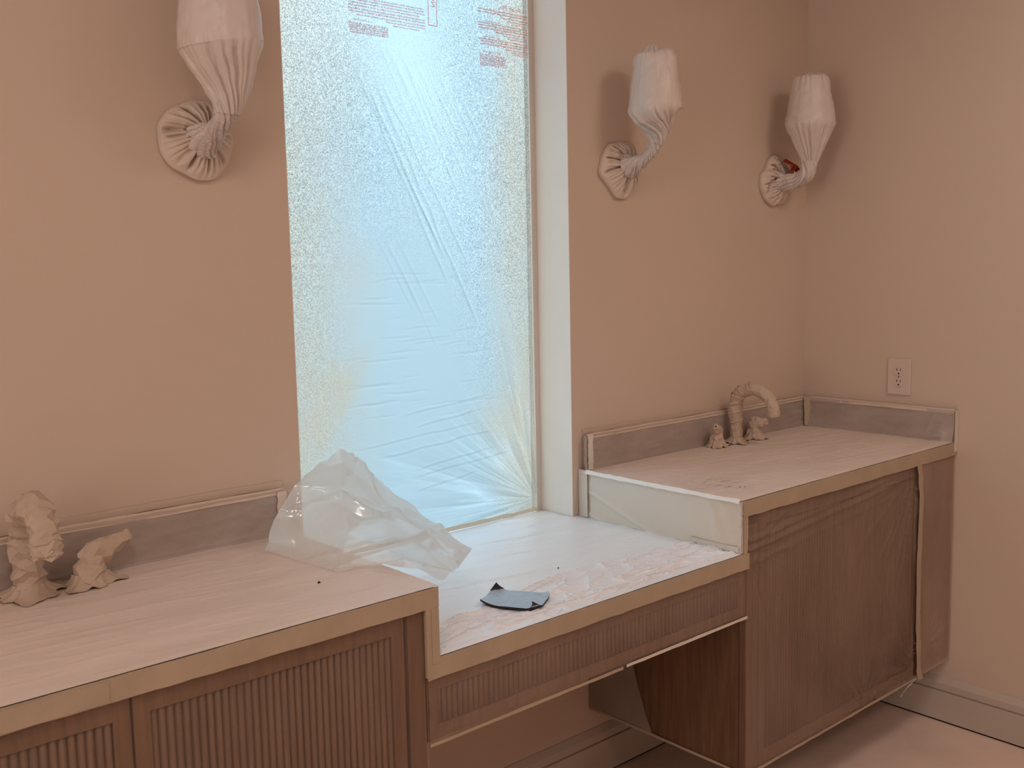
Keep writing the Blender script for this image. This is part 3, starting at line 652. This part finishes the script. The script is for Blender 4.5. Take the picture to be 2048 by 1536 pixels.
s3 = sconce(1.762, 37, 'wall sconce nearest the room corner with a red torn patch on its base wrap', .078,
    [(0, Y0, 2.105, .002, .5, 0), (0, Y0, 2.104, .024, .25, 0), (.001, Y0, 2.099, .046, .12, 0), (.001, Y0, 2.085, .057, .08, 0), (0, Y0, 2.045, .064, .012, 0), (0, Y0, 1.99, .074, .006, 0), (0, Y0, 1.955, .079, .008, 0), (0, Y0, 1.943, .078, .05, 0), (.001, Y0, 1.915, .063, .14, 0), (.001, Y0, 1.875, .045, .20, .01), (.0, Y0, 1.838, .029, .22, .03), (-.001, Y0, 1.818, .022, .22, .05)],
    [(0, Y0, 1.830, .026, .25, 0), (-.002, Y0+.002, 1.808, .023, .3, .1), (-.004, Y0+.012, 1.786, .024, .4, .2), (-.006, Y0+.04, 1.772, .022, .35, .35), (-.004, -.055, 1.768, .026, .35, .4), (-.002, -.035, 1.768, .032, .3, .45)],
    (-.004, 1.772, .080, .046, .010, -.010, .12, 1.2, .021))
# the torn red lining showing on the corner sconce
rp = []
for i in range(14):
    a = math.radians(112-i*9); ro, ri = .070-.004*math.sin(i*1.7), .030+.010*math.sin(i*1.3+1)
    rp.append((1.758+ro*math.cos(a), -.046-.006*math.sin(i*2.1), 1.772+ro*math.sin(a))); rp.append((1.758+.5*(ro+ri)*math.cos(a), -.076-.010*((i*5) % 3)/2, 1.772+.5*(ro+ri)*math.sin(a))); rp.append((1.758+ri*math.cos(a), -.072-.006*math.cos(i*1.9), 1.772+ri*math.sin(a)))
fr = []
for i in range(13):
    for k in range(2): fr.append((3*i+k, 3*i+k+1, 3*i+4+k, 3*i+3+k))
mesh('torn_patch', rp, fr, M['red'], s3)['label'] = 'dark red torn film'

# ================================================================== paper-wrapped taps
def skirt(parent, cx, cy, seed, r0=.028, r1=.062, h=.030, name='paper_skirt', z0=ZC+.0022, lob=7):
    nr, na = 14, 90
    t, th = np.meshgrid(np.linspace(0, 1, nr), np.linspace(0, 2*math.pi, na, endpoint=False), indexing='ij')
    a = th/(2*math.pi); ph = seed*.37
    edge = 1+.28*(tri(a*lob+ph)-.5)+.20*np.sin(2*math.pi*(a*3+ph))+.10*(tri(a*17+ph)-.5)
    r = r0+(r1*edge-r0)*t**1.3
    z = z0+h*(1-t)**1.8+.004*t*(tri(a*lob+ph+.4)**2)*(1-.2*t)+.002*np.sin(2*math.pi*(a*11+ph))*t
    r = r+.004*(tri(a*lob*2+ph)-.5)*(1-t)
    return grid(name, np.stack([cx+r*np.cos(th), np.minimum(cy+r*np.sin(th)*.9, -.0275), np.maximum(z, z0)], -1), M['paper'], parent, wrap=True, smooth=False)
def wrap_band(parent, P, R, seed, name='paper_band'):
    return tube(name, P, R, M['paper'], parent, seed, 40, np.full(len(P), .12), None, .002, 40, smooth=False)
def facet_tube(name, P, R, parent, seed, n=13, jit=.16, up=(1, 0, 0), helix=0.0, flat=1.0):
    """crumpled paper sleeve: few large flat facets with uneven creases"""
    rr = np.random.RandomState(seed); P = np.asarray(P, float); R = np.asarray(R, float); m = len(P)
    Tn = np.gradient(P, axis=0); Tn /= np.linalg.norm(Tn, axis=1)[:, None]+1e-12; u = np.array(up, float); out = np.zeros((m, n, 3))
    for i in range(m):
        a = u-Tn[i]*(u@Tn[i]); a /= np.linalg.norm(a); b = np.cross(Tn[i], a); u = a
        th = 2*math.pi*(np.arange(n)+.5*(i % 2)+.35*(rr.rand(n)-.5))/n+helix*i
        r = R[i]*(1+jit*(rr.rand(n)-.5)*2)
        out[i] = P[i]+r[:, None]*(np.cos(th)[:, None]*a+np.sin(th)[:, None]*b*flat)+Tn[i]*(.35*R[i]*(rr.rand(n)-.5))[:, None]
    V = out.reshape(-1, 3); F = []
    for i in range(m-1):
        for j in range(n):
            q = (i*n+j, i*n+(j+1) % n, (i+1)*n+(j+1) % n, (i+1)*n+j)
            F += [(q[0], q[1], q[3]), (q[1], q[2], q[3])] if (i % 2 == 0) else [(q[0], q[1], q[2]), (q[0], q[2], q[3])]
    o = mesh(name, V, F, M['paper'], parent)
    sol = o.modifiers.new('paper_thickness', 'SOLIDIFY'); sol.thickness = .0006
    return o
def spiral_ribs(parent, C, R, seed, turns, s0, s1):
    """raised edge of the paper strip winding up the sleeve"""
    rr = np.random.RandomState(seed); m = 26*turns; k = np.linspace(s0, s1, m); idx = k*(len(C)-1); i0 = idx.astype(int); i0 = np.minimum(i0, len(C)-2); f = (idx-i0)[:, None]
    P = C[i0]*(1-f)+C[i0+1]*f; r = R[i0]*(1-f[:, 0])+R[i0+1]*f[:, 0]
    Tn = np.gradient(C, axis=0); Tn /= np.linalg.norm(Tn, axis=1)[:, None]; T_ = Tn[i0]; u = np.array((1., 0, 0)); V = []
    for i in range(m):
        a = u-T_[i]*(u@T_[i]); a /= np.linalg.norm(a); b = np.cross(T_[i], a)
        th = 2*math.pi*turns*i/m; d = math.cos(th)*a+math.sin(th)*b; w = .004*(.6+.8*rr.rand())
        V += [P[i]+d*(r[i]*.97), P[i]+d*(r[i]*1.12)+T_[i]*w, P[i]+d*(r[i]*1.03)+T_[i]*(w*2.6)]
    F = []
    for i in range(m-1):
        for q in range(2): F.append((3*i+q, 3*i+q+1, 3*i+4+q, 3*i+3+q))
    return mesh('paper_fold', V, F, M['paper'], parent)
def spout(cx, cy, seed, label, fat, reach, top, drop, jit, turns, n):
    s = thing('faucet_spout', label, 'faucet', (cx, cy, ZC)); zt = top
    ctrl = [(0, 0, ZC+.010, fat*1.0), (0, 0, ZC+.05, fat*.95), (0, .003, ZC+.095, fat*1.06), (0, .001, zt-.048, fat*1.05), (0, -reach*.18, zt-.016, fat*1.0), (0, -reach*.52, zt-.004, fat*.98), (0, -reach*.86, zt-.026, fat*.92), (0, -reach, zt-drop*.7, fat*.86), (0, -reach*1.02, zt-drop, fat*.82)]
    C = interp_path(ctrl, 34); C[:, 0] += cx; C[:, 1] += cy
    facet_tube('paper_wrap', C[:, :3], C[:, 3], s, seed, n, jit, helix=.12)
    if turns: spiral_ribs(s, C[:, :3], C[:, 3], seed+2, turns, .12, .62)
    e = C[-5:]; P = np.concatenate([e[:, :3], [e[-1, :3]+(e[-1, :3]-e[-2, :3])*.9]]); R = np.concatenate([e[:, 3]*1.13, [e[-1, 3]*1.08]])
    facet_tube('paper_cuff', P, R, s, seed+4, n, jit*.5)
    skirt(s, cx, cy, seed, fat*.95, fat*2.3, .020)
    return s
def handle(cx, cy, seed, label, ang, ln, up, fat=.021):
    s = thing('wrapped_tap', label, 'faucet handle', (cx, cy, ZC))
    ctrl = [(0, 0, .006, fat*1.25), (0, 0, .018, fat*1.12), (.001, 0, .034, fat*1.0), (.002, 0, .050, fat*.95), (.003, 0, .062, fat*.7), (.003, 0, .066, .003)]
    C = interp_path(ctrl, 9); C[:, 0] += cx; C[:, 1] += cy; C[:, 2] += ZC
    facet_tube('paper_wrap', C[:, :3], C[:, 3], s, seed, 10, .22)
    dx, dy = math.cos(ang), math.sin(ang)
    ctrl = [(-.012, 0, .046, fat*.5), (-.004, 0, .050, fat*.95), (ln*.35, 0, .054+up*.3, fat*.9), (ln*.7, 0, .057+up*.7, fat*.66), (ln, 0, .060+up, fat*.5), (ln*1.06, 0, .061+up, .003)]
    C = interp_path(ctrl, 11); C = np.stack([cx+C[:, 0]*dx, cy+C[:, 0]*dy, ZC+C[:, 2], C[:, 3]], 1)
    facet_tube('lever_wrap', C[:, :3], C[:, 3], s, seed+5, 9, .24, up=(0, 0, 1), flat=.85)
    skirt(s, cx, cy, seed+1, fat*1.2, fat*2.1, .022, lob=6)
    return s
spout(-.664, -.066, 3, 'fat crumpled paper wrapped gooseneck spout on the left counter', .029, .112, 1.106, .078, .23, 0, 10)
handle(-.562, -.080, 8, 'paper wrapped lever tap beside the fat gooseneck on the left counter', .25, .085, .014, .026)
spout(1.477, -.060, 14, 'slender arched spout in spiral wrapped paper on the corner counter', .021, .138, 1.116, .082, .10, 6, 12)
handle(1.377, -.060, 19, 'paper wrapped tap knob on the window side of the arched spout', 3.7, .036, .010, .019)
handle(1.577, -.060, 26, 'paper wrapped tap knob on the wall side of the arched spout', -1.2, .040, .000, .021)

# ================================================================== outlet
oy, oz = -.3595, 1.1238
ot = thing('power_outlet', 'beige duplex power outlet on the right wall above the side splash', 'outlet', (XR, oy, oz))
box('cover_plate', XR-.006, XR-.0003, oy-.040, oy+.040, oz-.060, oz+.060, M['plate'], ot, .0025)
for dz in (.0185, -.0185):
    a = [(math.cos(t)*.0172, math.sin(t)*.0172) for t in np.linspace(0, 2*math.pi, 32, endpoint=False)]
    a = [(y, max(-.0142, min(.0142, z))) for y, z in a]
    V = [(XR-.006, oy+y, oz+dz+z) for y, z in a]+[(XR-.0076, oy+y, oz+dz+z) for y, z in a]
    F = [(i, (i+1) % 32, 32+(i+1) % 32, 32+i) for i in range(32)]+[tuple(range(63, 31, -1))]
    so = mesh('socket', V, F, M['plate'], ot)
    box('slot', XR-.0080, XR-.0072, oy+.0052, oy+.0074, oz+dz+.0010, oz+dz+.0095, M['dark'], so)
    box('slot', XR-.0080, XR-.0072, oy-.0072, oy-.0052, oz+dz+.0016, oz+dz+.0090, M['dark'], so)
    V = [(XR-.0080, oy+.0026*math.cos(t), oz+dz-.0075+.0028*math.sin(t)) for t in np.linspace(0, 2*math.pi, 14, endpoint=False)]
    mesh('ground_hole', V+[(XR-.0072, b, c) for _, b, c in V], [tuple(range(14))]+[(i, (i+1) % 14, 14+(i+1) % 14, 14+i) for i in range(14)], M['dark'], so)
V = [(XR-.0068, oy+.0034*math.cos(t), oz+.0034*math.sin(t)) for t in np.linspace(0, 2*math.pi, 14, endpoint=False)]
sc = mesh('screw', V+[(XR-.006, b, c) for _, b, c in V], [tuple(range(14))]+[(i, (i+1) % 14, 14+(i+1) % 14, 14+i) for i in range(14)], M['steel'], ot)
box('screw_slot', XR-.0074, XR-.0068, oy-.0006, oy+.0006, oz-.003, oz+.003, M['dark'], sc)

# ================================================================== abrasive sheet on the seat
A, B_, C_, D_ = Vector((.113, -.400, 0)), Vector((.200, -.352, 0)), Vector((.2715, -.462, 0)), Vector((.183, -.518, 0))
n = 44; U, Vv = np.meshgrid(np.linspace(0, 1, n), np.linspace(0, 1, n), indexing='ij')   # u: A->D, v: A->B
P = ((1-U)*(1-Vv))[..., None]*np.array(A)+((1-U)*Vv)[..., None]*np.array(B_)+(U*Vv)[..., None]*np.array(C_)+(U*(1-Vv))[..., None]*np.array(D_)
Z = ZE+.0088+.002*np.sin(U*3.1)*np.sin(Vv*2.5)
def curl(u0, v0, r, hgt, back):
    global Z, P
    d = np.clip((r-(np.abs(U-u0)*1.5+np.abs(Vv-v0)))/r, 0, 1); Z = Z+hgt*d**1.6
    c = np.array(((A+B_+C_+D_)/4)); P = P+((c-P)*(back*d**2)[..., None])*np.array([1, 1, 0])
curl(0, 1, .42, .019, .16); curl(0, 0, .55, .010, .10); curl(1, 0, .30, .011, .28); curl(1, 1, .30, .006, .06)
P[..., 2] = Z
sd = thing('abrasive_sheet', 'small grey blue sanding sheet with curled corners lying on the seat film', 'sandpaper', (.19, -.435, ZE))
grid('grit_face', P, M['grit'], sd)
Pb = P.copy(); Pb[..., 2] -= .0042
rim = [P[0], P[:, -1], P[-1, ::-1], P[::-1, 0]]; rimb = [Pb[0], Pb[:, -1], Pb[-1, ::-1], Pb[::-1, 0]]
top = np.concatenate(rim); bot = np.concatenate(rimb); k = len(top)
idx = np.arange(n*n).reshape(n, n); f = np.stack([idx[:-1, :-1], idx[1:, :-1], idx[1:, 1:], idx[:-1, 1:]], -1).reshape(-1, 4)
Vb = np.concatenate([Pb.reshape(-1, 3), top*[1, 1, 1]-[0, 0, .0002], bot]); fb = np.array([[n*n+i, n*n+(i+1) % k, n*n+k+(i+1) % k, n*n+k+i] for i in range(k)])
mesh('backing', Vb, np.concatenate([f, fb]), M['black'], sd)['label'] = 'black paper backing'
for iu, iv in ((slice(0, 9), slice(33, 44)), (slice(38, 44), slice(0, 8))):
    Q = P[iu, iv].copy(); nu, nv = Q.shape[:2]; tri_f = []
    Q[..., 2] += .0012
    for i in range(nu-1):
        for j in range(nv-1):
            fu = (1-(i+.5)/(nu-1)) if iu.start == 0 else (i+.5)/(nu-1); fv = (j+.5)/(nv-1) if iv.start > 0 else 1-(j+.5)/(nv-1)
            if fu+fv > .95: tri_f.append((i*nv+j, i*nv+j+1, (i+1)*nv+j+1, (i+1)*nv+j))
    mesh('curled_corner', Q.reshape(-1, 3), tri_f, M['black'], sd)

# ================================================================== crumpled scrap of clear sheeting
CREASE = {(0, 15), (15, 22), (16, 22), (15, 17), (17, 18), (11, 18), (19, 20), (19, 21), (19, 22), (16, 23), (11, 14), (9, 11), (9, 18), (0, 12), (12, 13), (13, 14), (10, 14), (12, 17), (2, 3), (0, 3), (1, 2)}
def scrap():
    """sheet panels between creases; real positions (x, y, z)"""
    import bmesh
    bm = bmesh.new(); vs = [bm.verts.new(p) for p in SCRAP_P]; fs = [bm.faces.new([vs[i] for i in t]) for t in SCRAP_T]
    bm.verts.index_update()
    for e in bm.edges: e.smooth = tuple(sorted((e.verts[0].index, e.verts[1].index))) not in CREASE
    bmesh.ops.recalc_face_normals(bm, faces=list(bm.faces))
    bmesh.ops.delete(bm, geom=[v for v in bm.verts if not v.link_faces], context='VERTS')
    bmesh.ops.subdivide_edges(bm, edges=list(bm.edges), cuts=11, use_grid_fill=True)
    bmesh.ops.triangulate(bm, faces=list(bm.faces)); bm.verts.ensure_lookup_table(); bm.normal_update()
    co = np.array([v.co for v in bm.verts]); no = np.array([v.normal for v in bm.verts])
    w = .012*(fbm(co[:, 0]*9+co[:, 1]*4, co[:, 2]*9+co[:, 1]*5, 5)-.5)+.010*ridge(co[:, 0]*7+co[:, 1]*9, co[:, 2]*16+co[:, 1]*6, 8)**6-.008*ridge(co[:, 0]*14-co[:, 2]*9, co[:, 2]*12+co[:, 0]*10, 18)**6
    co2 = co+no*w[:, None]
    base = np.where(co[:, 0] < CL+.004, ZC+.004, ZE+.006); co2[:, 2] = np.maximum(co2[:, 2], base)
    for v, c in zip(bm.verts, co2): v.co = c
    for q in bm.faces: q.smooth = True
    me = bpy.data.meshes.new('plastic_sheet'); bm.to_mesh(me); bm.free(); me.materials.append(M['sheet'])
    o = bpy.data.objects.new('plastic_sheet', me); COL.objects.link(o)
    return tag(o, 'crumpled scrap of clear plastic sheeting standing like a tent on the left counter edge', 'plastic sheet')
SCRAP_P = [(-.0197,-.100,1.119),(-.2255,-.120,.9355),(-.2030,-.130,.997),(-.1452,-.120,1.060),(-.2134,-.250,.9355),(-.1940,-.362,.9355),(-.1340,-.385,.9355),(-.0930,-.478,.938),(-.0869,-.550,.930),(.0189,-.460,.916),(.161,-.330,.901),(.1083,-.335,.9316),(.0563,-.060,1.083),(.1256,-.050,1.004),(.1903,-.120,.929),(-.0809,-.200,1.0535),(-.1746,-.335,.9424),(.0003,-.225,1.0085),(.0518,-.335,.9514),(-.1491,-.205,1.0017),(-.1414,-.140,1.0306),(-.1956,-.205,.9508),(-.1192,-.285,.9857),(-.0842,-.360,.955),(-.185,-.052,.9355),(-.112,-.050,.9355),(-.02,-.030,.93),(.10,-.035,.885),(.165,-.12,.855)]
SCRAP_T = [(0,3,15),(3,20,15),(3,2,20),(2,21,20),(2,1,21),(1,4,21),(20,21,19),(20,19,15),(19,22,15),(19,21,16),(19,16,22),(21,4,16),(4,5,16),(5,6,16),(6,23,16),(16,23,22),(6,7,23),(0,15,12),(15,17,12),(12,17,13),(13,17,14),(14,17,18),(14,18,11),(14,11,10),(11,9,10),(15,22,17),(22,23,17),(23,18,17),(23,7,18),(7,8,9),(7,9,18),(18,9,11),(12,13,26),(13,27,26),(13,14,27),(14,28,27),(14,10,28)]
scrap()

# ================================================================== crumbs of debris
for i, (x, y, z, r) in enumerate(((-.2521, -.3886, ZC+.0014, .0030), (.9446, -.4626, ZC+.0012, .0022), (.9533, -.472, ZC+.0012, .0022), (.208, -.2768, ZE+.0012, .0017), (.4284, -.321, ZE+.0012, .0022), (.93, -.44, ZC+.0012, .0018))):
    R = random.Random(i); V = []
    for a in range(6): V.append((x+r*math.cos(a*1.047)*R.uniform(.7, 1.3), y+r*math.sin(a*1.047)*R.uniform(.7, 1.3), z))
    V += [(x+(a-x)*.5, y+(b-y)*.5, z+r*.9) for a, b, _ in V]
    F = [tuple(range(5, -1, -1)), tuple(range(6, 12))]+[(k, (k+1) % 6, 6+(k+1) % 6, 6+k) for k in range(6)]
    lab = {0: 'dark crumb on left counter film in front of the scrap sheet', 3: 'tiny dark crumb on seat film behind the sanding sheet', 4: 'small dark crumb in the middle of the seat film'}.get(i, 'tiny dark crumb near front edge of the corner counter film')
    tag(mesh('debris_crumb', V, F, M['crumb']), lab, 'debris', 'crumbs on corner counter' if i in (1, 2, 5) else None)
